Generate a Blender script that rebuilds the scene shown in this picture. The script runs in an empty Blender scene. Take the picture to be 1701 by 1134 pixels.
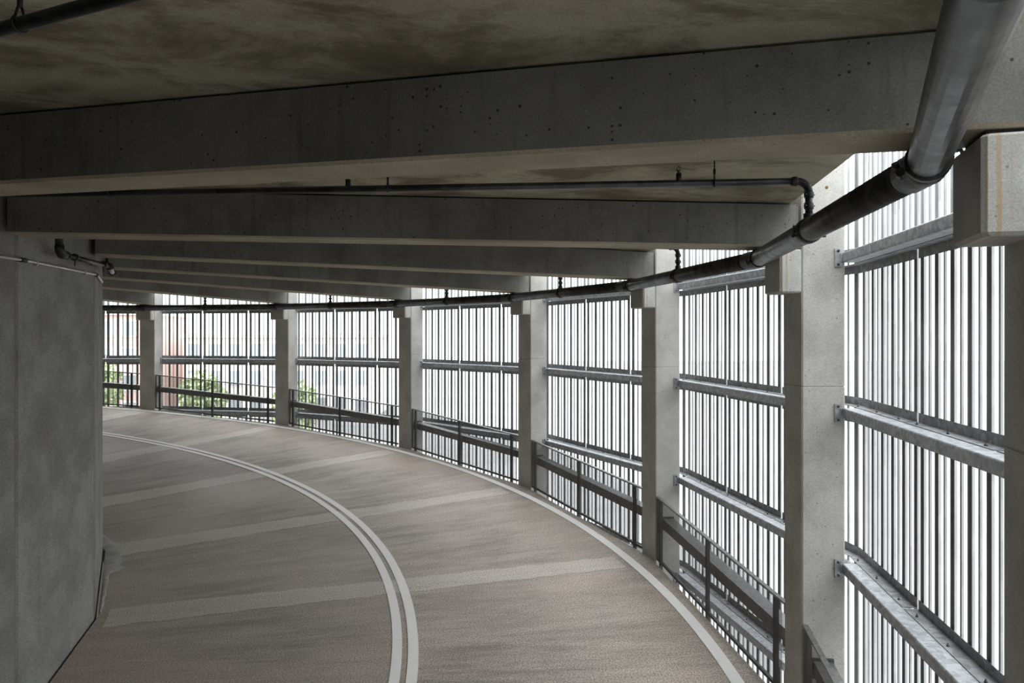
import bpy, math, random
from mathutils import Vector, Matrix
random.seed(7)
C = bpy.context.scene.collection
PI = math.pi

# ------------------------------------------------------------------ camera, sky, exposure
Z0 = 12.0                      # eye height above the street outside
F_PX, HORIZON = 1230.3, 555.0  # focal length in pixels of the 1701x1134 frame, horizon row
cam_d = bpy.data.cameras.new('camera'); cam = bpy.data.objects.new('camera', cam_d); C.objects.link(cam)
cam.location = (0, 0, Z0); cam.rotation_euler = (PI/2, 0, 0)
cam_d.sensor_width = 36.0; cam_d.lens = F_PX/1701*36.0
cam_d.shift_y = -(567.0-HORIZON)/1701.0
cam_d.clip_start = 0.05; cam_d.clip_end = 600
bpy.context.scene.camera = cam
w = bpy.data.worlds.new('overcast'); bpy.context.scene.world = w; w.use_nodes = True
bg = w.node_tree.nodes['Background']
SKY_ZENITH = 6.7               # standard overcast sky: three times brighter overhead than at the horizon
wn = w.node_tree; g = wn.nodes.new('ShaderNodeTexCoord')
sx = wn.nodes.new('ShaderNodeSeparateXYZ'); wn.links.new(g.outputs['Generated'], sx.inputs[0])
mr = wn.nodes.new('ShaderNodeMapRange'); mr.inputs[1].default_value = 0.0; mr.inputs[2].default_value = 1.0
mr.inputs[3].default_value = SKY_ZENITH/3; mr.inputs[4].default_value = SKY_ZENITH
wn.links.new(sx.outputs[2], mr.inputs[0]); wn.links.new(mr.outputs[0], bg.inputs[1])
bg.inputs[0].default_value = (0.925, 0.968, 1.0, 1)
vs = bpy.context.scene.view_settings
vs.view_transform = 'Standard'; vs.look = 'None'; vs.exposure = 0.0; vs.gamma = 1.0; vs.use_curve_mapping = False
cy = bpy.context.scene.cycles
cy.max_bounces = 10; cy.diffuse_bounces = 6; cy.transparent_max_bounces = 16

# ------------------------------------------------------------------ the ring: measured layout
AX, AY = -11.4944, 7.4138      # axis of the helix
TH0, AL = 0.308, -0.302        # bearing of column 8, bay angle
RI, D, W = 14.3387, 0.4291, 0.2271   # column inner face radius, depth, half width
H = abs(AL)/2
def theta(k): return TH0 + AL*(k-8)
def U(k): a = theta(k); return Vector((math.cos(a), math.sin(a), 0))
def T(k): a = theta(k); return Vector((math.sin(a), -math.cos(a), 0))
def P(r, k, t=0.0, z=0.0): return Vector((AX, AY, Z0+z)) + U(k)*r + T(k)*t
def zfloor(k, r=RI): d = k-8; return -3.5365 - 0.32214*d + 0.00313*d*d + 0.0068*(r-RI)
def zceil(r): return 1.290 + 0.0185*(14.3-r)
def zbeam(r): return 0.858 + 0.0165*(14.3-r)
GIRT_Z = [0.751, -0.773, -2.297, -3.821]
JOINTS = [-2.250, -0.80, 0.71, 2.250]
WORDS = ['first','second','third','fourth','fifth','sixth','seventh','eighth','ninth','tenth','eleventh','twelfth']
def col_name(k): return WORDS[k-4] + ' column past the core wall' if k >= 4 else 'column hidden by the core wall'

# ------------------------------------------------------------------ materials
def new_mat(name):
    m = bpy.data.materials.new(name); m.use_nodes = True
    nt = m.node_tree; b = nt.nodes['Principled BSDF']
    return m, nt, b
def node(nt, kind, **kw):
    n = nt.nodes.new(kind)
    for k, v in kw.items():
        if k in ('ins',):
            for i, val in v.items(): n.inputs[i].default_value = val
        else: setattr(n, k, v)
    return n
def L(nt, a, b): nt.links.new(a, b)
def mixc(nt, fac, a, b, mode='MIX'):
    n = node(nt, 'ShaderNodeMix', data_type='RGBA', blend_type=mode)
    for s, v in ((n.inputs[0], fac), (n.inputs[6], a), (n.inputs[7], b)):
        if hasattr(v, 'links') or hasattr(v, 'is_linked'): L(nt, v, s)
        elif isinstance(v, (int, float)): s.default_value = v
        else: s.default_value = (*v, 1)
    return n.outputs[2]
def ramp(nt, src, a, b, va=0.0, vb=1.0):
    n = node(nt, 'ShaderNodeMapRange'); n.interpolation_type = 'SMOOTHSTEP'
    n.inputs[1].default_value = a; n.inputs[2].default_value = b; n.inputs[3].default_value = va; n.inputs[4].default_value = vb
    L(nt, src, n.inputs[0]); return n.outputs[0]
def math_n(nt, op, a, b=None):
    n = node(nt, 'ShaderNodeMath', operation=op)
    for i, v in enumerate((a, b)):
        if v is None: continue
        if isinstance(v, (int, float)): n.inputs[i].default_value = v
        else: L(nt, v, n.inputs[i])
    return n.outputs[0]
def coords(nt, scale=(1, 1, 1), uv=False, rnd=True):
    tc = node(nt, 'ShaderNodeTexCoord'); mp = node(nt, 'ShaderNodeMapping'); mp.inputs['Scale'].default_value = scale
    src = tc.outputs['UV' if uv else 'Object']
    if rnd and not uv:
        oi = node(nt, 'ShaderNodeObjectInfo'); vm = node(nt, 'ShaderNodeVectorMath', operation='SCALE')
        cx = node(nt, 'ShaderNodeCombineXYZ')
        L(nt, oi.outputs['Random'], cx.inputs[0]); L(nt, oi.outputs['Random'], cx.inputs[1]); L(nt, oi.outputs['Random'], cx.inputs[2])
        L(nt, cx.outputs[0], vm.inputs[0]); vm.inputs['Scale'].default_value = 37.0
        ad = node(nt, 'ShaderNodeVectorMath', operation='ADD'); L(nt, src, ad.inputs[0]); L(nt, vm.outputs[0], ad.inputs[1]); src = ad.outputs[0]
    L(nt, src, mp.inputs[0]); return mp.outputs[0]
def noise(nt, vec, scale, detail=6, rough=0.6, dist=0.0):
    n = node(nt, 'ShaderNodeTexNoise'); n.inputs['Scale'].default_value = scale; n.inputs['Detail'].default_value = detail
    n.inputs['Roughness'].default_value = rough; n.inputs['Distortion'].default_value = dist
    L(nt, vec, n.inputs['Vector']); return n.outputs[0]
def bump(nt, b, h, strength=0.3, dist=0.01):
    n = node(nt, 'ShaderNodeBump'); n.inputs['Strength'].default_value = strength; n.inputs['Distance'].default_value = dist
    L(nt, h, n.inputs['Height']); L(nt, n.outputs[0], b.inputs['Normal'])

def concrete(name, ca, cb, pores=0.6, streak=0.35, mscale=1.4, rough=0.8, blotch=None, stain=None, grain=0.18):
    m, nt, b = new_mat(name)
    v = coords(nt); n1 = noise(nt, v, mscale, 7, 0.62)
    col = mixc(nt, ramp(nt, n1, 0.32, 0.68), ca, cb)
    n3 = noise(nt, v, 90, 3, 0.7)
    col = mixc(nt, grain, col, mixc(nt, ramp(nt, n3, 0.3, 0.7), (0.05, 0.05, 0.05), (0.9, 0.9, 0.88)), 'OVERLAY')
    if streak:
        vs_ = coords(nt, (7, 7, 0.5)); n2 = noise(nt, vs_, 1.6, 5, 0.6)
        col = mixc(nt, ramp(nt, n2, 0.52, 0.78, 0, streak), col, tuple(c*0.45 for c in ca))
    if blotch:
        n4 = noise(nt, coords(nt, (0.8, 1.3, 1)), 1.25, 9, 0.7, 0.35)
        col = mixc(nt, ramp(nt, n4, 0.44, 0.62, 0, 0.8), col, blotch)
    hgt = n3
    if pores:
        vo = node(nt, 'ShaderNodeTexVoronoi'); vo.inputs['Scale'].default_value = 26; vo.inputs['Randomness'].default_value = 1.0
        L(nt, v, vo.inputs['Vector'])
        sz = node(nt, 'ShaderNodeSeparateColor'); L(nt, vo.outputs['Color'], sz.inputs[0])
        lim = ramp(nt, sz.outputs[0], 0.50, 1.05, 0.0, 0.22)
        hole = math_n(nt, 'LESS_THAN', vo.outputs['Distance'], lim)
        col = mixc(nt, math_n(nt, 'MULTIPLY', hole, pores), col, tuple(c*0.16 for c in ca))
        hgt = math_n(nt, 'SUBTRACT', n3, hole)
    if stain:                  # rusty water runs, fixed bands down the near face
        tc = node(nt, 'ShaderNodeTexCoord'); sp = node(nt, 'ShaderNodeSeparateXYZ'); L(nt, tc.outputs['Object'], sp.inputs[0])
        wob = math_n(nt, 'ADD', sp.outputs[0], math_n(nt, 'MULTIPLY', noise(nt, tc.outputs['Object'], 6, 3), 0.02))
        tot = None
        for c0, wd, am in stain:
            d = math_n(nt, 'ABSOLUTE', math_n(nt, 'SUBTRACT', wob, c0 + 0.01))
            f = ramp(nt, d, wd*0.45, wd, am, 0.0)
            tot = f if tot is None else math_n(nt, 'MAXIMUM', tot, f)
        fade = ramp(nt, noise(nt, coords(nt, (3, 3, 1.2)), 2.2, 5, 0.7), 0.30, 0.66, 0.15, 0.9)
        col = mixc(nt, math_n(nt, 'MULTIPLY', tot, fade), col, (0.40, 0.27, 0.12))
    L(nt, col, b.inputs['Base Color']); b.inputs['Roughness'].default_value = rough
    b.inputs['Specular IOR Level'].default_value = 0.25
    bump(nt, b, hgt, 0.35, 0.004)
    return m

M = {}
M['column'] = concrete('column_concrete', (0.385, 0.372, 0.345), (0.525, 0.508, 0.475), 0.5, 0.14, 1.6)
M['corbel'] = concrete('corbel_concrete', (0.38, 0.37, 0.345), (0.52, 0.51, 0.48), 0.5, 0.1, 2.2, stain=[(-0.408, 0.007, 0.6), (-0.365, 0.013, 0.75), (-0.318, 0.009, 0.3)])
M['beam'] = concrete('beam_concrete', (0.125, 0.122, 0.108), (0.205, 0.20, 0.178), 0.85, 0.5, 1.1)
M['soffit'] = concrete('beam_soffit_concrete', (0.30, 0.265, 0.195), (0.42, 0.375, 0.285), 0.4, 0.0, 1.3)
M['ceiling'] = concrete('ceiling_concrete', (0.30, 0.27, 0.195), (0.44, 0.405, 0.31), 0.0, 0.0, 0.8, blotch=(0.12, 0.10, 0.065))
M['blocker'] = concrete('blocker_concrete', (0.10, 0.10, 0.095), (0.16, 0.16, 0.15), 0.2, 0.2)  # dark tone for the added wall and deck that hold back light
M['core'] = concrete('core_wall_concrete', (0.185, 0.180, 0.170), (0.275, 0.270, 0.260), 0.2, 0.25, 1.7, grain=0.35)

def floor_mat(name, ca, cb, light=1.0, edge=False):
    m, nt, b = new_mat(name)
    v = coords(nt, (0.22, 1.5, 1), uv=True); v2 = coords(nt, (1, 1, 1), uv=True)
    big = noise(nt, v2, 0.42, 5, 0.55); st = noise(nt, v, 2.6, 10, 0.76, 0.1); fine = noise(nt, coords(nt, (0.35, 9, 1), uv=True), 3.2, 6, 0.7)
    gr = noise(nt, v2, 55, 3, 0.75)
    col = mixc(nt, ramp(nt, st, 0.30, 0.70), ca, cb)
    col = mixc(nt, ramp(nt, big, 0.35, 0.7, 0, 0.55), col, (cb[0]*1.08, cb[1]*1.02, cb[2]*0.97))
    col = mixc(nt, ramp(nt, fine, 0.54, 0.72, 0, 0.45), col, tuple(c*0.42 for c in ca))
    col = mixc(nt, 0.6, col, mixc(nt, ramp(nt, gr, 0.3, 0.7), (0.0, 0.0, 0.0), (1, 1, 1)), 'OVERLAY')
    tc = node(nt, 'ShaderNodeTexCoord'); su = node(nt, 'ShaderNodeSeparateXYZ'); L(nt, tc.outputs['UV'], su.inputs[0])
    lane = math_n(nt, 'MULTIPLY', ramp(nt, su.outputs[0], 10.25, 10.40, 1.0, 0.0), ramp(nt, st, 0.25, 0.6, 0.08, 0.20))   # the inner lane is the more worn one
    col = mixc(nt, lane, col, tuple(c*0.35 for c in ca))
    L(nt, col, b.inputs['Base Color'])
    L(nt, ramp(nt, big, 0.3, 0.7, 0.62, 0.48), b.inputs['Roughness']); b.inputs['Specular IOR Level'].default_value = 0.35
    bump(nt, b, math_n(nt, 'ADD', gr, fine), 0.5, 0.004)
    return m
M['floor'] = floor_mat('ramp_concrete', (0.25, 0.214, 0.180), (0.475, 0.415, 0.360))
M['strip'] = floor_mat('strip_concrete', (0.44, 0.395, 0.345), (0.57, 0.525, 0.47))

def paint(name, c, rough=0.6):
    m, nt, b = new_mat(name); v = coords(nt)
    n = noise(nt, v, 9, 6, 0.7)
    L(nt, mixc(nt, ramp(nt, n, 0.55, 0.78, 0, 0.4), c, tuple(x*0.6 for x in c)), b.inputs['Base Color'])
    b.inputs['Roughness'].default_value = rough; return m
M['paint'] = paint('road_paint', (0.90, 0.87, 0.84))
M['mortar'] = concrete('mortar', (0.30, 0.29, 0.27), (0.45, 0.44, 0.41), 0.3, 0, 6)

def metal(name, ca, cb, rough=0.45, met=0.7, sc=14, rust=None):
    m, nt, b = new_mat(name); v = coords(nt)
    n = noise(nt, v, sc, 5, 0.65)
    vo = node(nt, 'ShaderNodeTexVoronoi'); vo.inputs['Scale'].default_value = sc*1.7; L(nt, v, vo.inputs['Vector'])
    sp = node(nt, 'ShaderNodeSeparateColor'); L(nt, vo.outputs['Color'], sp.inputs[0])
    f = math_n(nt, 'ADD', math_n(nt, 'MULTIPLY', n, 0.6), math_n(nt, 'MULTIPLY', sp.outputs[0], 0.4))
    col = mixc(nt, ramp(nt, f, 0.25, 0.75), ca, cb)
    if rust:
        n2 = noise(nt, v, 3.0, 6, 0.6)
        col = mixc(nt, ramp(nt, n2, 0.66, 0.74, 0, rust), col, (0.30, 0.11, 0.025))
    L(nt, col, b.inputs['Base Color'])
    b.inputs['Metallic'].default_value = met
    L(nt, ramp(nt, n, 0.3, 0.7, rough*0.8, rough*1.25), b.inputs['Roughness'])
    return m
M['galv'] = metal('galvanised_steel', (0.30, 0.31, 0.325), (0.50, 0.515, 0.53), 0.48, 0.55)
M['angle'] = metal('weathered_galvanised_angle', (0.20, 0.205, 0.21), (0.36, 0.365, 0.37), 0.55, 0.5, 12, 0.7)
M['slat'] = metal('slat_aluminium', (0.36, 0.363, 0.367), (0.44, 0.443, 0.447), 0.55, 0.1, 2)
M['guard'] = metal('dark_guard_steel', (0.070, 0.070, 0.068), (0.11, 0.11, 0.106), 0.5, 0.5)
M['railtop'] = metal('worn_rail_steel', (0.20, 0.20, 0.195), (0.30, 0.30, 0.295), 0.42, 0.6)
M['pipe'] = metal('black_pipe_steel', (0.035, 0.035, 0.036), (0.075, 0.075, 0.076), 0.36, 0.7, 5)
M['fitting'] = metal('black_cast_fitting', (0.016, 0.016, 0.017), (0.04, 0.04, 0.04), 0.5, 0.4)
M['conduit'] = metal('bright_conduit', (0.50, 0.48, 0.45), (0.66, 0.64, 0.60), 0.35, 0.6)
M['bolt'] = metal('dark_bolt', (0.05, 0.05, 0.05), (0.12, 0.12, 0.12), 0.5, 0.6)
M['brass'] = metal('sprinkler_brass', (0.20, 0.15, 0.07), (0.30, 0.23, 0.12), 0.4, 0.8)
M['sealant'] = paint('joint_sealant', (0.17, 0.155, 0.125), 0.8)
M['pad'] = paint('bearing_pad_rubber', (0.02, 0.02, 0.02), 0.8)
M['rustcup'] = paint('rusty_recess', (0.12, 0.075, 0.03), 0.8)

def mesh_mat():
    m, nt, b = new_mat('perforated_sheet')
    nt.nodes.remove(b)
    tc = node(nt, 'ShaderNodeTexCoord'); sp = node(nt, 'ShaderNodeSeparateXYZ'); L(nt, tc.outputs['Object'], sp.inputs[0])
    pit = 0.0150
    def lattice(off):
        y = math_n(nt, 'SUBTRACT', math_n(nt, 'FRACT', math_n(nt, 'ADD', math_n(nt, 'MULTIPLY', sp.outputs[1], 1/pit), off)), 0.5)
        z = math_n(nt, 'SUBTRACT', math_n(nt, 'FRACT', math_n(nt, 'ADD', math_n(nt, 'MULTIPLY', sp.outputs[2], 1/(pit*1.732)), off)), 0.5)
        z = math_n(nt, 'MULTIPLY', z, 1.732)
        return math_n(nt, 'SQRT', math_n(nt, 'ADD', math_n(nt, 'MULTIPLY', y, y), math_n(nt, 'MULTIPLY', z, z)))
    d = math_n(nt, 'MINIMUM', lattice(0.0), lattice(0.5))
    hole = math_n(nt, 'LESS_THAN', d, 0.44)
    pb = node(nt, 'ShaderNodeBsdfPrincipled'); pb.inputs['Base Color'].default_value = (0.10, 0.10, 0.096, 1)
    pb.inputs['Metallic'].default_value = 0.4; pb.inputs['Roughness'].default_value = 0.5
    tr = node(nt, 'ShaderNodeBsdfTransparent'); mx = node(nt, 'ShaderNodeMixShader')
    L(nt, hole, mx.inputs[0]); L(nt, pb.outputs[0], mx.inputs[1]); L(nt, tr.outputs[0], mx.inputs[2])
    L(nt, mx.outputs[0], nt.nodes['Material Output'].inputs[0]); return m
M['mesh'] = mesh_mat()

# ------------------------------------------------------------------ mesh helpers
class MB:
    def __init__(s): s.v = []; s.f = []; s.sm = []
    def add(s, vs_, fs, smooth=False):
        o = len(s.v); s.v += [tuple(p) for p in vs_]; s.f += [tuple(i+o for i in q) for q in fs]; s.sm += [smooth]*len(fs); return s
    def box(s, x0, x1, y0, y1, z0, z1):
        vs_ = [(x, y, z) for z in (z0, z1) for y in (y0, y1) for x in (x0, x1)]
        return s.add(vs_, [(0, 2, 3, 1), (4, 5, 7, 6), (0, 1, 5, 4), (2, 6, 7, 3), (0, 4, 6, 2), (1, 3, 7, 5)])
    def rings(s, rs, smooth=False, caps=True, closed=True):
        n = len(rs[0]); vs_ = [p for r in rs for p in r]; fs = []
        for i in range(len(rs)-1):
            for j in range(n if closed else n-1):
                k = (j+1) % n; fs.append((i*n+j, i*n+k, (i+1)*n+k, (i+1)*n+j))
        o = len(s.v); s.add(vs_, fs, smooth)
        if caps: s.add([], [], False); s.f += [tuple(o+j for j in reversed(range(n))), tuple(o+(len(rs)-1)*n+j for j in range(n))]; s.sm += [False, False]
        return s
    def tube(s, pts, r, n=14, caps=True):
        pts = [Vector(p) for p in pts]; rs = []; ref = None
        for i, p in enumerate(pts):
            d = (pts[min(i+1, len(pts)-1)] - pts[max(i-1, 0)]).normalized()
            a = Vector((0, 0, 1)) if abs(d.z) < 0.9 else Vector((1, 0, 0))
            if ref is not None: a = ref
            x = (a - d*a.dot(d)).normalized(); y = d.cross(x); ref = x
            rr = r[i] if isinstance(r, (list, tuple)) else r
            rs.append([p + (x*math.cos(2*PI*j/n) + y*math.sin(2*PI*j/n))*rr for j in range(n)])
        return s.rings(rs, True, caps)
    def prism(s, prof, axis, a, b, smooth=False):   # prof: closed 2D loop in the two other axes
        def mk(p, q): return {'x': (q, p[0], p[1]), 'y': (p[0], q, p[1]), 'z': (p[0], p[1], q)}[axis]
        return s.rings([[mk(p, a) for p in prof], [mk(p, b) for p in prof]], smooth)
    def data(s, name, mat):
        me = bpy.data.meshes.new(name); me.from_pydata(s.v, [], s.f); me.materials.append(mat)
        me.polygons.foreach_set('use_smooth', s.sm); me.update()
        import bmesh
        bm = bmesh.new(); bm.from_mesh(me); bmesh.ops.recalc_face_normals(bm, faces=bm.faces); bm.to_mesh(me); bm.free()
        return me
    def build(s, name, mat, parent=None, loc=None, rz=0.0): return inst(name, s.data(name, mat), parent, loc, rz)
def inst(name, me, parent=None, loc=None, rz=0.0):
    o = bpy.data.objects.new(name, me); C.objects.link(o)
    if parent: o.parent = parent
    if loc is not None: o.location = loc
    o.rotation_euler = (0, 0, rz); return o
def empty(name, loc, rz=0.0):
    o = bpy.data.objects.new(name, None); C.objects.link(o); o.location = loc; o.rotation_euler = (0, 0, rz); o.empty_display_size = 0.3; return o
def tag(o, label, cat, group=None, kind=None):
    o['label'] = label
    if cat: o['category'] = cat
    if group: o['group'] = group
    if kind: o['kind'] = kind
    return o
def struct(o, label=None):
    o['kind'] = 'structure'
    if label: o['label'] = label
    return o
def chamfer_rect(x0, x1, y0, y1, c):
    return [(x0+c, y0), (x1-c, y0), (x1, y0+c), (x1, y1-c), (x1-c, y1), (x0+c, y1), (x0, y1-c), (x0, y0+c)]

# ------------------------------------------------------------------ the street outside
def ground_mat():
    m, nt, b = new_mat('street'); v = coords(nt)
    L(nt, mixc(nt, ramp(nt, noise(nt, v, 0.05, 5), 0.4, 0.6), (0.19, 0.187, 0.18), (0.25, 0.245, 0.24)), b.inputs['Base Color']); b.inputs['Roughness'].default_value = 0.9; return m
M['ground'] = ground_mat()
o = MB().box(-260, 260, -160, 330, -0.3, 0.0).build('ground', M['ground']); struct(o, 'pale street and pavement below the ramp building')

# ------------------------------------------------------------------ ramp floor
KF0, KF1 = 1.0, 17.0
PIN, POUT = 6.51*math.cos(H), 14.20
def edge_r(p, k): x = (k - math.floor(k) - 0.5)*abs(AL); return p/math.cos(x)
def floor_uv(me, fn):
    uv = me.uv_layers.new(name='UVMap')
    for lp in me.loops: uv.data[lp.index].uv = fn(me.vertices[lp.vertex_index].co)
def polar_uv(co):
    x, y = co.x-AX, co.y-AY; return (math.hypot(x, y), -math.atan2(y, x)*10.4)
def ring_sheet(name, mat, k0, k1, nk, rfun, nr, zoff, thick):
    mb = MB(); top = []
    for i in range(nk+1):
        k = k0 + (k1-k0)*i/nk; a, b = rfun(k)
        row = [P(a+(b-a)*j/nr, k, 0, zfloor(k, a+(b-a)*j/nr)+zoff) for j in range(nr+1)]
        top.append(row)
    n = nr+1; vs_ = [p for r in top for p in r]; N = len(vs_); vs_ = vs_ + [p - Vector((0, 0, thick)) for p in vs_]; fs = []
    for i in range(nk):
        for j in range(nr):
            a = i*n+j; fs.append((a, a+1, a+n+1, a+n)); fs.append((N+a, N+a+n, N+a+n+1, N+a+1))
        a = i*n; fs.append((a, a+n, N+a+n, N+a)); a = i*n+nr; fs.append((a, N+a, N+a+n, a+n))
    for j in range(nr): fs.append((j, N+j, N+j+1, j+1)); a = nk*n+j; fs.append((a, a+1, N+a+1, N+a))
    mb.add(vs_, fs, False); me = mb.data(name, mat); floor_uv(me, polar_uv); return me
def floor_r(k):
    kk = min(max(k, KF0), KF1-1e-6); return edge_r(PIN+0.035, kk), edge_r(POUT, kk)
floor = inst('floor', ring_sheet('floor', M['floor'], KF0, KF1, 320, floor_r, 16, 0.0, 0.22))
struct(floor, 'curving grey concrete ramp with streaked broom finish')
for k in range(2, 13):           # paler cast joint strips under each beam line
    mb = MB(); n = 46; hw = 0.225; rows = []
    for i in range(n+1):
        r = 6.66 + (13.80-6.66)*i/n
        wl, wr = hw + random.uniform(-.022, .022), hw + random.uniform(-.022, .022)
        rows.append([P(r, k+0.018 + q/r/AL*-1, 0, 0) for q in (-wl, 0, wr)])
        for p in rows[-1]:
            kk = (math.atan2(p.y-AY, p.x-AX)-TH0)/AL + 8; p.z = Z0 + zfloor(kk, r) + 0.004
    vs_ = [p for r in rows for p in r] + [p-Vector((0, 0, 0.006)) for r in rows for p in r]; N = 3*(n+1)
    fs = [(i*3+j, i*3+j+1, i*3+j+4, i*3+j+3) for i in range(n) for j in (0, 1)]
    for i in range(n): fs += [(i*3, i*3+3, N+i*3+3, N+i*3), (i*3+2, N+i*3+2, N+i*3+5, i*3+5)]
    mb.add(vs_, fs); me = mb.data('joint_strip', M['strip']); floor_uv(me, polar_uv); inst('joint_strip', me, floor)
def line_band(name, label, r0, r1):
    me = ring_sheet(name, M['paint'], 1.5, 13.0, 230, lambda k: (r0, r1), 1, 0.0075, 0.006)
    tag(inst(name, me), label, 'road marking')
line_band('lane_line', 'white painted centre line of the pair, on the core wall side', 10.165, 10.282)
line_band('lane_line', 'white painted centre line of the pair, on the column side', 10.352, 10.475)
line_band('edge_line', 'white painted edge line curving along the feet of the guard rails', 13.905, 14.055)

# ------------------------------------------------------------------ core wall
core = MB()
wall = empty('wall_core', (AX, AY, Z0-9.0)); struct(wall, 'faceted concrete core wall of flat panels with sealed joints')
seg = [(k, min(k+1.0, 22-0.19)) for k in range(1, 22)]
pan_me = {}
for k0, k1 in seg:
    hk = (k1-k0)*abs(AL)/2; p_in = 6.51*math.cos(hk); hw = 6.51*math.sin(hk) - 0.012
    key = round(k1-k0, 3)
    if key not in pan_me:
        c = 0.020
        prof = [(p_in-0.25, -hw), (p_in-c, -hw), (p_in, -hw+c), (p_in, hw-c), (p_in-c, hw), (p_in-0.25, hw)]
        pan_me[key] = MB().prism(prof, 'z', 0.0, 9.0+1.40).data('wall_panel', M['core'])
        pan_me['j%s' % key] = MB().box(6.30, 6.51-0.02, -0.013, 0.013, 0.0, 10.35).data('joint_seal', M['sealant'])
    inst('wall_panel', pan_me[key], wall, None, theta((k0+k1)/2))
    inst('joint_seal', pan_me['j%s' % key], wall, None, theta(k1))
mb = MB()                        # rough mortar at the foot of the wall
n = 26; k_a, k_b = 6.35, 7.95; prev = []
for i in range(n+1):
    k = k_a + (k_b-k_a)*i/n; r0 = edge_r(PIN+0.045, min(k, 7.9999)); wd = (0.05 + 0.20*max(0, math.sin((k-6.5)*2.0)) * random.uniform(.5, 1.2)) * (0.35 if k > 7.35 else 1.0)
    if i in (0, n): wd = 0.02
    prev.append((P(r0, k, 0, zfloor(k, r0)+0.002), P(r0+wd*0.5, k, 0, zfloor(k, r0)+0.016), P(r0+wd, k, 0, zfloor(k, r0+wd)+0.001)))
mb.add([p for q in prev for p in q], [(i*3+j, i*3+j+1, i*3+j+4, i*3+j+3) for i in range(n) for j in (0, 1)], True)
mb.build('mortar_smear', M['mortar'], floor)

# ------------------------------------------------------------------ roof slab
mb = MB(); rows = []; nk = 210
for i in range(nk+1):
    k = 1.0 + (2*PI/abs(AL))*i/nk; a, b = 6.30, edge_r(14.11, k if k < 21.8 else 21.79)
    rows.append([P(a+(b-a)*j/6, k, 0, zceil(a+(b-a)*j/6)) for j in range(7)])
vs_ = [p for r in rows for p in r]; N = len(vs_); vs_ += [p+Vector((0, 0, 0.32)) for p in vs_]; fs = []
for i in range(nk):
    for j in range(6): a = i*7+j; fs += [(a, a+7, a+8, a+1), (N+a, N+a+1, N+a+8, N+a+7)]
    a = i*7; fs += [(a, N+a, N+a+7, a+7)]; a += 6; fs += [(a, a+7, N+a+7, N+a)]
mb.add(vs_, fs); o = mb.build('ceiling', M['ceiling']); struct(o, 'brown-grey blotched concrete slab over the ramp')

# ------------------------------------------------------------------ columns
KC = list(range(3, 15))
cx_ = RI + D/2
def column_meshes():
    zb, zt = -Z0, 2.0
    lv = [(zb, 0), (-0.523, 0), (-0.519, 0.006), (-0.511, 0.006), (-0.507, 0), (zt, 0)]
    rs = []
    for z, ins in lv:
        rs.append([(x, y, z+Z0) for x, y in chamfer_rect(-D/2+ins, D/2-ins, -W+ins, W-ins, 0.014)])
    shaft = MB().rings(rs).data('shaft', M['column'])
    x0, x1 = -D/2-0.2114, -D/2+0.004
    rs = [[(x, y, Z0+z) for x, y in chamfer_rect(x0+i, x1, -W+i, W-i, 0.020)] for z, i in ((0.408, 0.016), (0.424, 0), (0.822, 0), (0.834, 0.012))]
    corb = MB().rings(rs).data('corbel', M['corbel'])
    pad = MB().box(x0+0.03, x1-0.03, -0.17, 0.13, Z0+0.834, Z0+0.860).data('bearing_pad', M['pad'])
    cup = MB().tube([(0.03, -W-0.002, Z0+1.44), (0.03, -W+0.05, Z0+1.44)], 0.016, 14).data('form_tie_hole', M['rustcup'])
    return shaft, corb, pad, cup
shaft, corb, pad, cup = column_meshes()
for k in KC:
    e = empty('concrete_column', P(cx_, k, 0, -Z0), theta(k))
    inst('shaft', shaft, e); inst('corbel', corb, e); inst('bearing_pad', pad, e); inst('form_tie_hole', cup, e)
    tag(e, 'square concrete column with a corbel, ' + (col_name(k) if k >= 4 else 'hidden by the core wall'), 'column', 'concrete columns around the ramp')

# ------------------------------------------------------------------ roof beams
rm = 10.4
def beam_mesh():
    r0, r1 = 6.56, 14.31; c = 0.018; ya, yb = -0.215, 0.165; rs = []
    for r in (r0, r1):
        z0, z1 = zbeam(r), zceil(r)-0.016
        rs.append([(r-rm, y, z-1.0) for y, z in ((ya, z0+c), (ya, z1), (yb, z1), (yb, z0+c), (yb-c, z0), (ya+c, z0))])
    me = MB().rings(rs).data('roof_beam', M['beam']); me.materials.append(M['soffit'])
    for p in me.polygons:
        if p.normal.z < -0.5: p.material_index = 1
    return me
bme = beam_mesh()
strip_me = MB().rings([[(r-rm, y, z-1.0) for y, z in ((-0.16, zceil(r)-0.020), (-0.16, zceil(r)+0.004), (0.12, zceil(r)+0.004), (0.12, zceil(r)-0.020))] for r in (6.6, 14.05)]).data('bearing_strip', M['pad'])
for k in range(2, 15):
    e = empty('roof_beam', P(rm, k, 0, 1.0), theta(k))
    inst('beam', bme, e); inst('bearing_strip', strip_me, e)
    tag(e, 'long concrete roof beam from the core wall to the ' + (WORDS[k-4] + ' column' if k >= 4 else 'hidden column side'), 'beam', 'radial roof beams')

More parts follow.
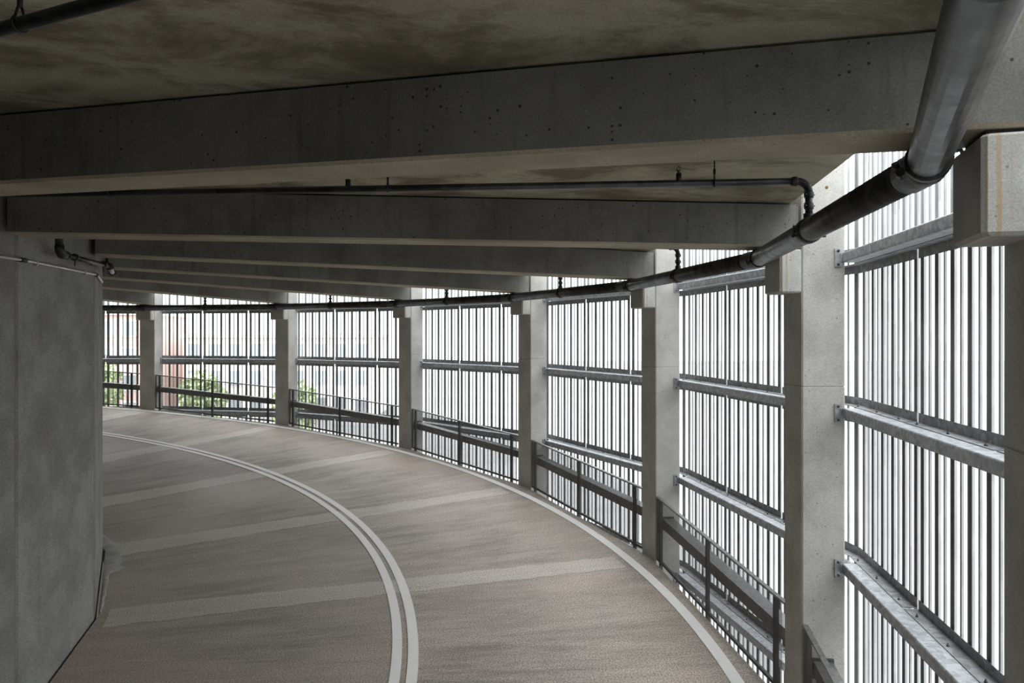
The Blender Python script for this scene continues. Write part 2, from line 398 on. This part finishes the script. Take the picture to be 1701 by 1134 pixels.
# ------------------------------------------------------------------ steel girts behind the columns
PG = 14.70
def in_bay(r, side, t):           # point beside the column at one end of a bay, in bay coordinates
    a = H*side; x, y = r, -t
    return Vector((x*math.cos(a)-y*math.sin(a)-PG, x*math.sin(a)+y*math.cos(a), 0)), a
def girt_meshes():
    c = 0.014
    prof = []
    for (px, pz, a0) in ((0.10-c, 0.05-c, 0), (-0.10+c, 0.05-c, 90), (-0.10+c, -0.05+c, 180), (0.10-c, -0.05+c, 270)):
        for i in range(4):
            a = math.radians(a0+30*i); prof.append((px+c*math.cos(a), pz+c*math.sin(a)))
    tube = MB().prism(prof, 'y', -1.985, 1.985).data('tube', M['galv'])
    ang = []
    for i in range(3):
        s0, s1 = JOINTS[i]+(0.018 if i else 0.0), JOINTS[i+1]-(0.018 if i < 2 else 0.0)
        for sg in (1, -1):
            mb = MB()
            pr = [(0.040, 0.050), (0.160, 0.050), (0.160, 0.132), (0.154, 0.132), (0.154, 0.056), (0.040, 0.056)]
            def end(s_, x): return -math.copysign((PG+x)*math.tan(H)-0.001, s_) if abs(s_) > 2 else -s_
            mb.rings([[(x, end(s1, x), z*sg) for x, z in pr], [(x, end(s0, x), z*sg) for x, z in pr]])
            ang.append((mb.data('angle', M['angle']), s0, s1, sg))
    bolt = MB().tube([(0, 0, 0), (0, 0, 0.008), (0, 0, 0.009), (0, 0, 0.022)], [0.011, 0.011, 0.006, 0.006], 8).data('bolt', M['bolt'])
    plate = MB().box(-0.033, 0.033, -0.016, 0.0, -0.09, 0.09).data('bracket', M['galv'])
    lug = MB().box(0.02, 0.16, -0.024, -0.012, -0.045, 0.045).data('lug', M['galv'])
    head = MB().tube([(0, 0, 0), (0, -0.010, 0), (0, -0.011, 0), (0, -0.024, 0)], [0.012, 0.012, 0.007, 0.007], 8).data('bolt', M['bolt'])
    return tube, ang, bolt, plate, lug, head
g_tube, g_ang, g_bolt, g_plate, g_lug, g_head = girt_meshes()
LEVEL = {2.275: 'top', 0.751: 'upper', -0.773: 'middle', -2.297: 'lower', -3.821: 'lowest'}
def bay_words(b):
    if b < 4: return 'between the core wall edge and the first column'
    return 'between the %s and %s columns' % (WORDS[b-4], WORDS[b-3])
for b in range(3, 11):
    for z in GIRT_Z:
        if z == -3.821 and b < 5: continue
        e = empty('steel_girt', P(PG, b+.5, 0, z), theta(b+.5))
        inst('tube', g_tube, e)
        for me, s0, s1, sg in g_ang:
            a = inst('angle', me, e)
            if sg == 1 and b >= 6:
                for q in (0.12, 0.5, 0.88): inst('bolt', g_bolt, a, (0.075, -(s0+(s1-s0)*q), 0.056))
        for side, tt in ((1, W), (-1, -W)):
            p, a = in_bay(RI+0.352, side, tt)
            o = inst('bracket', g_plate, e, p, a + (0 if side == 1 else PI))
            if side == -1: o.location = p
            inst('lug', g_lug if side == 1 else g_lug, o, None, 0) if side == 1 else inst('lug', g_lug, o, (0, 0, 0), 0).scale.__setitem__(0, -1)
            if b >= 5:
                for zz in (-0.066, 0.066): inst('bolt', g_head, o, (0, -0.016, zz))
        tag(e, '%s galvanised steel girt %s' % (LEVEL[z], bay_words(b)), 'girt', 'girts carrying the slat screen')

# ------------------------------------------------------------------ slat screen
PS = 14.862
ZS0, ZS1 = -8.0, 2.05
def slat_a():                     # wide hat-shaped slat: two lips toward the ramp, a trough open to the ramp between them
    t = 0.0022; out = [(0.0, -0.035), (0.0, -0.022)]
    n = 8
    for i in range(n+1):
        a = PI*i/n; out.append((0.006 + 0.026*math.sin(a)**0.7, -0.0205*math.cos(a)))
    out += [(0.0, 0.022), (0.0, 0.035)]
    inn = [(x+t, y) for x, y in out[:2]] + [(x+t, y*(1+t/0.0205*(1-abs(math.cos(PI*k/n))*0.0))) for k, (x, y) in enumerate(out[2:-2])] + [(x+t, y) for x, y in out[-2:]]
    return MB().prism(out + inn[::-1], 'z', ZS0, ZS1, False)
def slat_b():                     # narrow flat bar with a thin rib behind it
    prof = [(0.0, -0.012), (0.004, -0.012), (0.004, -0.002), (0.020, -0.002), (0.020, 0.002), (0.004, 0.002), (0.004, 0.012), (0.0, 0.012)]
    return MB().prism(prof, 'z', ZS0, ZS1)
sa, sb = slat_a(), slat_b()
sam, sbm = sa.data('slat', M['slat']), sb.data('slat', M['slat'])
def slat_places():
    out = []
    for i in range(3):
        s0, s1 = JOINTS[i], JOINTS[i+1]; pt = (s1-s0)/11
        out.append([(s0+pt*(j+.5), j % 2 == 0) for j in range(11)])
    return out
SP = slat_places()
for b in range(3, 10):
    for i, lst in enumerate(SP):
        sc_ = (JOINTS[i]+JOINTS[i+1])/2
        e = empty('screen_panel', P(PS, b+.5, sc_, 0), theta(b+.5))
        for s, wide in lst: inst('slat', sam if wide else sbm, e, (0, -(s-sc_), 0))
        near = ('hidden column' if b == 3 else WORDS[b-4] + ' column', None, WORDS[b-3] + ' column')[i]
        if i == 1: lab = 'middle panel of vertical grey slats ' + bay_words(b)
        else: lab = 'vertical grey slat panel %s, at the %s' % (bay_words(b).replace('the first column', 'first column'), near)
        tag(e, lab, 'screen panel', 'slat screen panels around the ramp')
NB = int(2*PI/abs(AL))
for b in (10, 21, 22):            # the screen goes on past both ends of the picture
    mb = MB()
    for lst in SP:
        for s, wide in lst:
            q = (sa if wide else sb); mb.add([(x, y-s, z) for x, y, z in q.v], q.f)
    o = mb.build('screen_panel', M['slat'], None, P(PS, b+.5, 0, 0), theta(b+.5))
    tag(o, 'slat screen ' + {10: 'past the seventh column', 21: 'behind the core, next to the added wall', 22: 'behind the core, away from the added wall'}[b], 'screen panel', 'slat screen out of view', 'stuff')
gw = empty('wall_blocker', (AX, AY, 0)); struct(gw, 'unseen solid concrete wall added to keep the interior dark')  # added out of view instead of more screens, to block light from behind
hwg = 14.86*math.tan(H)
gme = MB().box(14.86, 15.06, -hwg, hwg, 0, Z0+3.3).data('wall_panel', M['blocker'])
for b in range(11, 21): inst('wall_panel', gme, gw, None, theta(b+.5))

mb = MB(); rows = [[P(r, 10.86+6.14*i/60, 0, -1.62) for r in (6.56, 14.10)] for i in range(61)]   # level deck under the camera, added out of view; also cuts bounce light
vs_ = [p for r in rows for p in r] + [p-Vector((0, 0, 0.25)) for r in rows for p in r]; fs = []
for i in range(60):
    a = 2*i; fs += [(a, a+1, a+3, a+2), (122+a, 122+a+2, 122+a+3, 122+a+1), (a, a+2, 122+a+2, 122+a), (a+1, 122+a+1, 122+a+3, a+3)]
fs += [(0, 122, 123, 1), (120, 121, 243, 242)]
mb.add(vs_, fs); struct(mb.build('floor_deck', M['blocker']), 'unseen level concrete deck added under the camera, cutting bounce light')

# ------------------------------------------------------------------ guard rails and barrier tubes between the columns
PGD, PBT = 14.24, 14.41
def zf_s(b, s, perp): return zfloor(b+.5 + math.atan2(s, perp)/abs(AL), 14.2)
def sbar(mb, s0, s1, x0, x1, zlo, zhi, b, base):   # sloped bar following the ramp
    vs_ = []
    for s in (s0, s1):
        z = zf_s(b, s, PGD) - base
        vs_ += [(x0, -s, z+zlo), (x1, -s, z+zlo), (x1, -s, z+zhi), (x0, -s, z+zhi)]
    mb.add(vs_, [(0, 1, 2, 3), (4, 7, 6, 5), (0, 4, 5, 1), (1, 5, 6, 2), (2, 6, 7, 3), (3, 7, 4, 0)]); return mb
for b in range(3, 11):
    base = zf_s(b, 0, PGD); s0, s1 = -1.915, 1.90
    e = empty('guard_rail', P(PGD, b+.5, 0, base), theta(b+.5))
    sbar(MB(), s0, s1+0.02, -0.024, 0.024, 1.010, 1.035, b, base).build('top_rail', M['railtop'], e)
    sbar(MB(), s0, s1, -0.018, 0.018, 0.045, 0.080, b, base).build('bottom_rail', M['guard'], e)
    for s in (s0+0.012, -1.78, -0.06, 1.70):
        hw = 0.012 if s < -1.85 else 0.024
        mb = MB(); z = zf_s(b, s, PGD)-base; mb.box(-0.022, 0.022, -s-hw, -s+hw, z+(0.05 if hw < .02 else -0.10), z+1.012)
        mb.build('post', M['guard'], e)
    sbar(MB(), s0+0.012, s1-0.02, -0.027, -0.025, 0.06, 1.015, b, base).build('mesh_sheet', M['mesh'], e)
    tag(e, 'dark perforated guard rail panel ' + bay_words(b), 'guard rail', 'guard rails along the ramp edge')
    t = empty('barrier_tube', P(PBT, b+.5, 0, base+0.60), theta(b+.5))
    sbar(MB(), -1.940, 1.940, -0.09, 0.09, -0.075, 0.075, b, base).build('tube', M['railtop'], t)
    for s, sg in ((-1.938, 1), (1.938, -1)):
        z = zf_s(b, s, PGD)-base
        mb = MB().box(-0.10, 0.10, -s-0.012, -s+0.012, z-0.10, z+0.10); pl = mb.build('end_plate', M['guard'], t)
        for zz in (-0.085, 0.085):
            MB().tube([(0.0, -s-0.012*sg, z+zz), (0.0, -s-0.032*sg, z+zz)], 0.014, 8).build('bolt', M['bolt'], pl)
    tag(t, 'steel barrier tube outside the guard rail ' + bay_words(b), 'barrier', 'barrier tubes along the ramp edge')

# ------------------------------------------------------------------ sprinkler main and branches
RPC, ZP, RPIPE = 13.97, 0.758, 0.084
def PP(k, z=ZP): return P(RPC, k, 0, z)
def ring_housing(mb, p, d, r, ln, ri):
    mb.tube([p-d*ln/2, p-d*ln*0.36, p-d*ln*0.30, p+d*ln*0.30, p+d*ln*0.36, p+d*ln/2], [ri, r*0.97, r, r, r*0.97, ri], 20)
org = P(RPC, 8, 0, ZP)
main = empty('sprinkler_main', org); tag(main, 'thick black sprinkler main pipe running past the column corbels', 'pipe')
def rel(p): return p - org
def coupling(parent, p, d, r, off, bolts=True, name='coupling', fat=1.30):
    mb = MB(); ln = max(0.05, r*0.85)
    ring_housing(mb, p-off, d, r*fat, ln, r*1.01)
    side = d.cross(Vector((0, 0, 1)))
    if side.length < 0.1: side = Vector((1, 0, 0)) - d*d.x
    side.normalize(); tl = (side*0.92 + d.cross(side)*0.39).normalized()
    for sg in (1, -1):
        q = p - off + tl*sg*r*1.42; mb.tube([q - d*ln*0.42, q + d*ln*0.42], r*0.24, 8)
    c = mb.build(name, M['fitting'], parent)
    if bolts:
        for sg in (1, -1):
            q = p - off + tl*sg*r*1.46; up = d.cross(tl).normalized()
            MB().tube([q-up*r*0.62, q-up*r*0.30, q-up*r*0.29, q+up*r*0.42], [r*0.17, r*0.17, r*0.09, r*0.09], 8).build('bolt', M['bolt'], c)
    return c
for k in range(3, 13):
    a, b_ = PP(k), PP(k+1); d = (b_-a).normalized()
    MB().tube([rel(a), rel(b_)], RPIPE, 24).build('pipe_section', M['pipe'], main)
    dm = (PP(k+1)-PP(k-1)).normalized()
    if k >= 4:
        d0 = (a-PP(k-1)).normalized(); MB().tube([rel(a-d0*0.20), rel(a-d0*0.195), rel(a), rel(a+d*0.10), rel(a+d*0.105)], [RPIPE, RPIPE*1.08, RPIPE*1.08, RPIPE*1.08, RPIPE], 20).build('elbow_fitting', M['fitting'], main)
        coupling(main, a + d*0.13, d, RPIPE, org, k >= 6, 'coupling', 1.14)
    m_ = (a+b_)/2
    mb = MB(); ring_housing(mb, rel(m_), d, RPIPE*1.14, 0.13, RPIPE*1.01)
    mb.tube([rel(m_), rel(m_+Vector((0, 0, 0.125)))], 0.038, 14)
    tee = mb.build('tee_clamp', M['fitting'], main)
    sd = d.cross(Vector((0, 0, 1)))
    for sg in (1, -1):
        q = rel(m_ + sd*sg*RPIPE*1.25); MB().tube([q-Vector((0, 0, .05)), q-Vector((0, 0, .03)), q-Vector((0, 0, .029)), q+Vector((0, 0, .04))], [.017, .017, .009, .009], 8).build('bolt', M['bolt'], tee)

RB = 0.0265
def branch(k, b):
    m_ = (PP(b)+PP(b+1))/2; u = U(k)
    zt = 1.12; top = Vector((m_.x, m_.y, Z0+zt)); foot = Vector((m_.x, m_.y, Z0+ZP+0.125))
    bo = m_.copy(); e = empty('sprinkler_branch', bo)
    R_ = lambda p: p - bo
    MB().tube([R_(foot), R_(top-Vector((0, 0, 0.085)))], RB, 16).build('riser', M['pipe'], e)
    ctr = top - u*0.085 - Vector((0, 0, 0.085)); pts = []
    for i in range(9):
        a = PI/2*i/8; pts.append(R_(ctr + u*0.085*math.cos(a) + Vector((0, 0, 0.085*math.sin(a)))))
    MB().tube(pts, RB*1.06, 16).build('elbow', M['fitting'], e)
    coupling(e, foot+Vector((0, 0, 0.055)), Vector((0, 0, 1)), RB, bo)
    coupling(e, top-Vector((0, 0, 0.10)), Vector((0, 0, 1)), RB, bo)
    coupling(e, top-u*0.10, -u, RB, bo)
    def pt(r, dz=0): rr = (top - Vector((AX, AY, Z0))).dot(u); return top - u*(rr-r) + Vector((0, 0, 0.012*(rr-r)+dz))
    rr0 = (top - Vector((AX, AY, Z0))).dot(u)
    MB().tube([R_(top-u*0.085), R_(pt(7.0))], RB, 16).build('branch_pipe', M['pipe'], e)
    for r in (12.88, 10.29, 7.9):
        p = pt(r)
        h = MB().tube([R_(p), R_(p+Vector((0, 0, 0.075)))], 0.021, 12).build('outlet', M['fitting'], e)
        s_ = MB().tube([R_(p+Vector((0, 0, 0.075))), R_(p+Vector((0, 0, 0.10)))], 0.011, 10)
        for sg in (1, -1): s_.tube([R_(p+u*sg*0.008+Vector((0, 0, 0.085))), R_(p+u*sg*0.016+Vector((0, 0, 0.105))), R_(p+Vector((0, 0, 0.128)))], 0.003, 6)
        s_.tube([R_(p+Vector((0, 0, 0.127))), R_(p+Vector((0, 0, 0.131)))], 0.018, 12)
        s_.build('sprinkler_head', M['brass'], h)
    for r in (13.14, 10.62 if b != 10 else 10.72, 8.2):
        p = pt(r); zc = zceil(r)+Z0+0.003; q = Vector((p.x, p.y, zc))
        mb = MB().tube([R_(p+Vector((0, 0, RB+0.055))), R_(q)], 0.0055, 8)
        mb.tube([R_(p+Vector((0, 0, RB+0.035))), R_(p+Vector((0, 0, RB+0.075)))], 0.010, 8)
        sd = u.cross(Vector((0, 0, 1)))
        lp = [R_(p + sd*math.sin(a)*(RB+0.004) + Vector((0, 0, math.cos(a)*(RB+0.004)))) for a in [math.radians(x) for x in range(35, 326, 29)]]
        mb.tube([R_(p+Vector((0, 0, RB+0.06)))] + lp + [R_(p+Vector((0, 0, RB+0.06)))], 0.005, 6)
        mb.tube([R_(q-Vector((0, 0, 0.012))), R_(q)], 0.022, 10)
        mb.build('hanger', M['fitting'], e)
    wb = 'just past the %s beam' % WORDS[b-4] if b >= 4 else 'by the hidden column'
    tag(e, 'thin black sprinkler branch under the slab ' + ('before the seventh beam, its elbow in plain view' if b == 9 else wb if b != 10 else 'beyond the seventh beam, with a looped hanger'), 'sprinkler pipe', 'sprinkler branches')
for b in range(3, 11): branch(b+.5 if b != 10 else 10.48, b)

# ------------------------------------------------------------------ pipe and conduit on the core wall
def wallp(b, s, off, z):
    a = theta(b+.5); n = Vector((math.cos(a), math.sin(a), 0)); t = Vector((math.sin(a), -math.cos(a), 0))
    return Vector((AX, AY, Z0+z)) + n*(PIN+off) + t*s
HWP = 6.51*math.sin(H)
o0 = wallp(8, 0.42, 0.0, 0.88); e = empty('wall_pipe', o0)
tag(e, 'black pipe along the top of the core wall, with elbow and couplings', 'pipe')
R0 = lambda p: p - o0
zw = 0.875; rw = 0.036
c1 = wallp(8, 0.42, 0.165, zw); c2 = wallp(8, -HWP-0.02, 0.165, zw-0.012)
MB().tube([R0(wallp(8, 0.42, 0.165, 1.40)), R0(c1+Vector((0, 0, 0.07)))], rw*1.15, 16).build('drop_pipe', M['fitting'], e)
dd = (c2-c1).normalized()
MB().tube([R0(c1+Vector((0, 0, 0.09))), R0(c1+Vector((0, 0, 0.03))+dd*0.015), R0(c1+dd*0.05), R0(c1+dd*0.13)], rw*1.35, 16).build('elbow', M['fitting'], e)
MB().tube([R0(c1+dd*0.1), R0(c2)], rw*0.8, 16).build('pipe_section', M['pipe'], e)
coupling(e, c1+dd*0.16, dd, rw, o0); coupling(e, c2, dd, rw, o0)
c3 = wallp(7, 0.10, 0.165, zw-0.02); d3 = (c3-c2).normalized()
MB().tube([R0(c2+d3*0.03), R0(c3)], rw*0.9, 16).build('pipe_section', M['galv'], e)
coupling(e, c3, d3, rw, o0)
for s in (0.02, -0.82):
    p = wallp(8, s, 0.165, zw); q = wallp(8, s, 0.0, zw)
    mb = MB().tube([R0(q), R0(p)], 0.010, 8); mb.tube([R0(wallp(8, s-0.02, 0.165, zw)), R0(wallp(8, s+0.02, 0.165, zw))], rw*1.15, 14)
    mb.tube([R0(p-Vector((0, 0, .10))), R0(p)], 0.008, 8); mb.build('wall_bracket', M['fitting'], e)
o1 = wallp(8, 0.0, 0.0, 0.755); e = empty('electrical_conduit', o1)
tag(e, 'thin bright metal conduit clipped across the core wall panels', 'conduit')
R1 = lambda p: p - o1
zc = 0.755; rc = 0.016; oc = 0.020
pa, pb_, pc, pd = wallp(9, -HWP+1.7, oc, zc+.01), wallp(8, HWP, oc, zc), wallp(8, -HWP-0.01, oc, zc), wallp(7, -0.35, oc, zc-0.005)
MB().tube([R1(pa), R1(pb_)], rc, 12).build('conduit_run', M['conduit'], e)
MB().tube([R1(pb_), R1(pc)], rc, 12).build('conduit_run', M['conduit'], e)
MB().tube([R1(pc), R1(pd)], rc, 12).build('conduit_run', M['conduit'], e)
d1 = (pc-pb_).normalized()
MB().tube([R1(pb_+d1*0.02), R1(pb_+d1*0.14)], rc*1.5, 12).build('conduit_coupling', M['fitting'], e)
MB().tube([R1(pc-d1*0.03), R1(pc+(pd-pc).normalized()*0.04)], rc*1.5, 12).build('conduit_elbow', M['fitting'], e)
for s in (0.62, -0.62):
    MB().box(-0.02, oc+rc+0.004, -0.012, 0.012, -rc-0.014, rc+0.004).build('clip', M['conduit'], e, R1(wallp(8, s, 0.0, zc)), theta(8.5))

# ------------------------------------------------------------------ town beyond the screen
def facade(name, label, x0, x1, y, depth, h, wall_m, trim_m, floors, cols, ww=0.55):
    e = empty(name, ((x0+x1)/2, y, 0)); wx = (x1-x0)
    MB().box(-wx/2, wx/2, 0, depth, 0, h).build('wall', wall_m, e)
    MB().box(-wx/2-0.3, wx/2+0.3, -0.3, depth+0.3, h, h+0.6).build('parapet', trim_m, e)
    fh = h/floors; cw = wx/cols
    fme = MB().box(-cw*ww/2-0.12, cw*ww/2+0.12, -0.10, 0.02, -fh*0.31, fh*0.31).data('window', trim_m)
    pme = MB().box(-cw*ww/2, cw*ww/2, -0.13, -0.05, -fh*0.27, fh*0.27).data('pane', M['pane'])
    for i in range(floors):
        for j in range(cols):
            f = inst('window', fme, e, (-wx/2+cw*(j+.5), 0, fh*(i+.5))); inst('pane', pme, f)
    tag(e, label, 'building')
M['brick'] = paint('pink_brick', (0.62, 0.46, 0.41), 0.9); M['cream'] = paint('cream_render', (0.78, 0.76, 0.72), 0.9)
M['trim'] = paint('stone_trim', (0.78, 0.75, 0.71), 0.9)
m, nt, b_ = new_mat('window_glass'); b_.inputs['Base Color'].default_value = (0.36, 0.38, 0.40, 1); b_.inputs['Roughness'].default_value = 0.15; M['pane'] = m
facade('brick_building', 'pink brick building with rows of windows beyond the slats', -76, -50, 100, 14, 14.6, M['brick'], M['trim'], 4, 8)
facade('town_building', 'cream building with wide windows beyond the slats', -47, -20, 106, 14, 11.5, M['cream'], M['trim'], 3, 9)
m, nt, b_ = new_mat('foliage'); v = coords(nt)
L(nt, mixc(nt, ramp(nt, noise(nt, v, 1.5, 5), 0.35, 0.65), (0.26, 0.33, 0.16), (0.46, 0.52, 0.30)), b_.inputs['Base Color']); b_.inputs['Roughness'].default_value = 0.8; M['leaf'] = m
M['bark'] = paint('bark', (0.14, 0.10, 0.07), 0.9)
def tree(x, y, h, label):
    e = empty('street_tree', (x, y, 0))
    MB().tube([(0, 0, 0), (0.1, 0, h*.25), (0, 0.05, h*.6)], [0.28, 0.2, 0.1], 10).build('trunk', M['bark'], e)
    mb = MB()
    for i in range(900):
        a = random.uniform(0, 2*PI); cz = random.uniform(-1, 1); rr = random.random()**0.4
        q = Vector((math.cos(a)*math.sqrt(1-cz*cz), math.sin(a)*math.sqrt(1-cz*cz), cz))*rr
        p = Vector((q.x*h*.27, q.y*h*.27, h*.62+q.z*h*.36)); s = random.uniform(.25, .5)
        ax1 = Vector((random.gauss(0, 1), random.gauss(0, 1), random.gauss(0, 1))).normalized(); ax2 = ax1.orthogonal().normalized()
        mb.add([p-ax1*s, p+ax2*s*.6, p+ax1*s, p-ax2*s*.6], [(0, 1, 2, 3)])
    mb.build('crown', M['leaf'], e)['kind'] = 'stuff'
    tag(e, label, 'tree', 'trees beyond the screen')
for x, y, h, l in ((-44, 78, 10.2, 'green street tree in front of the brick building'), (-31, 74, 8.6, 'green street tree in front of the cream building'),
                   (-20.5, 70, 8.0, 'smaller green street tree at the end of the cream building')):
    tree(x, y, h, l)
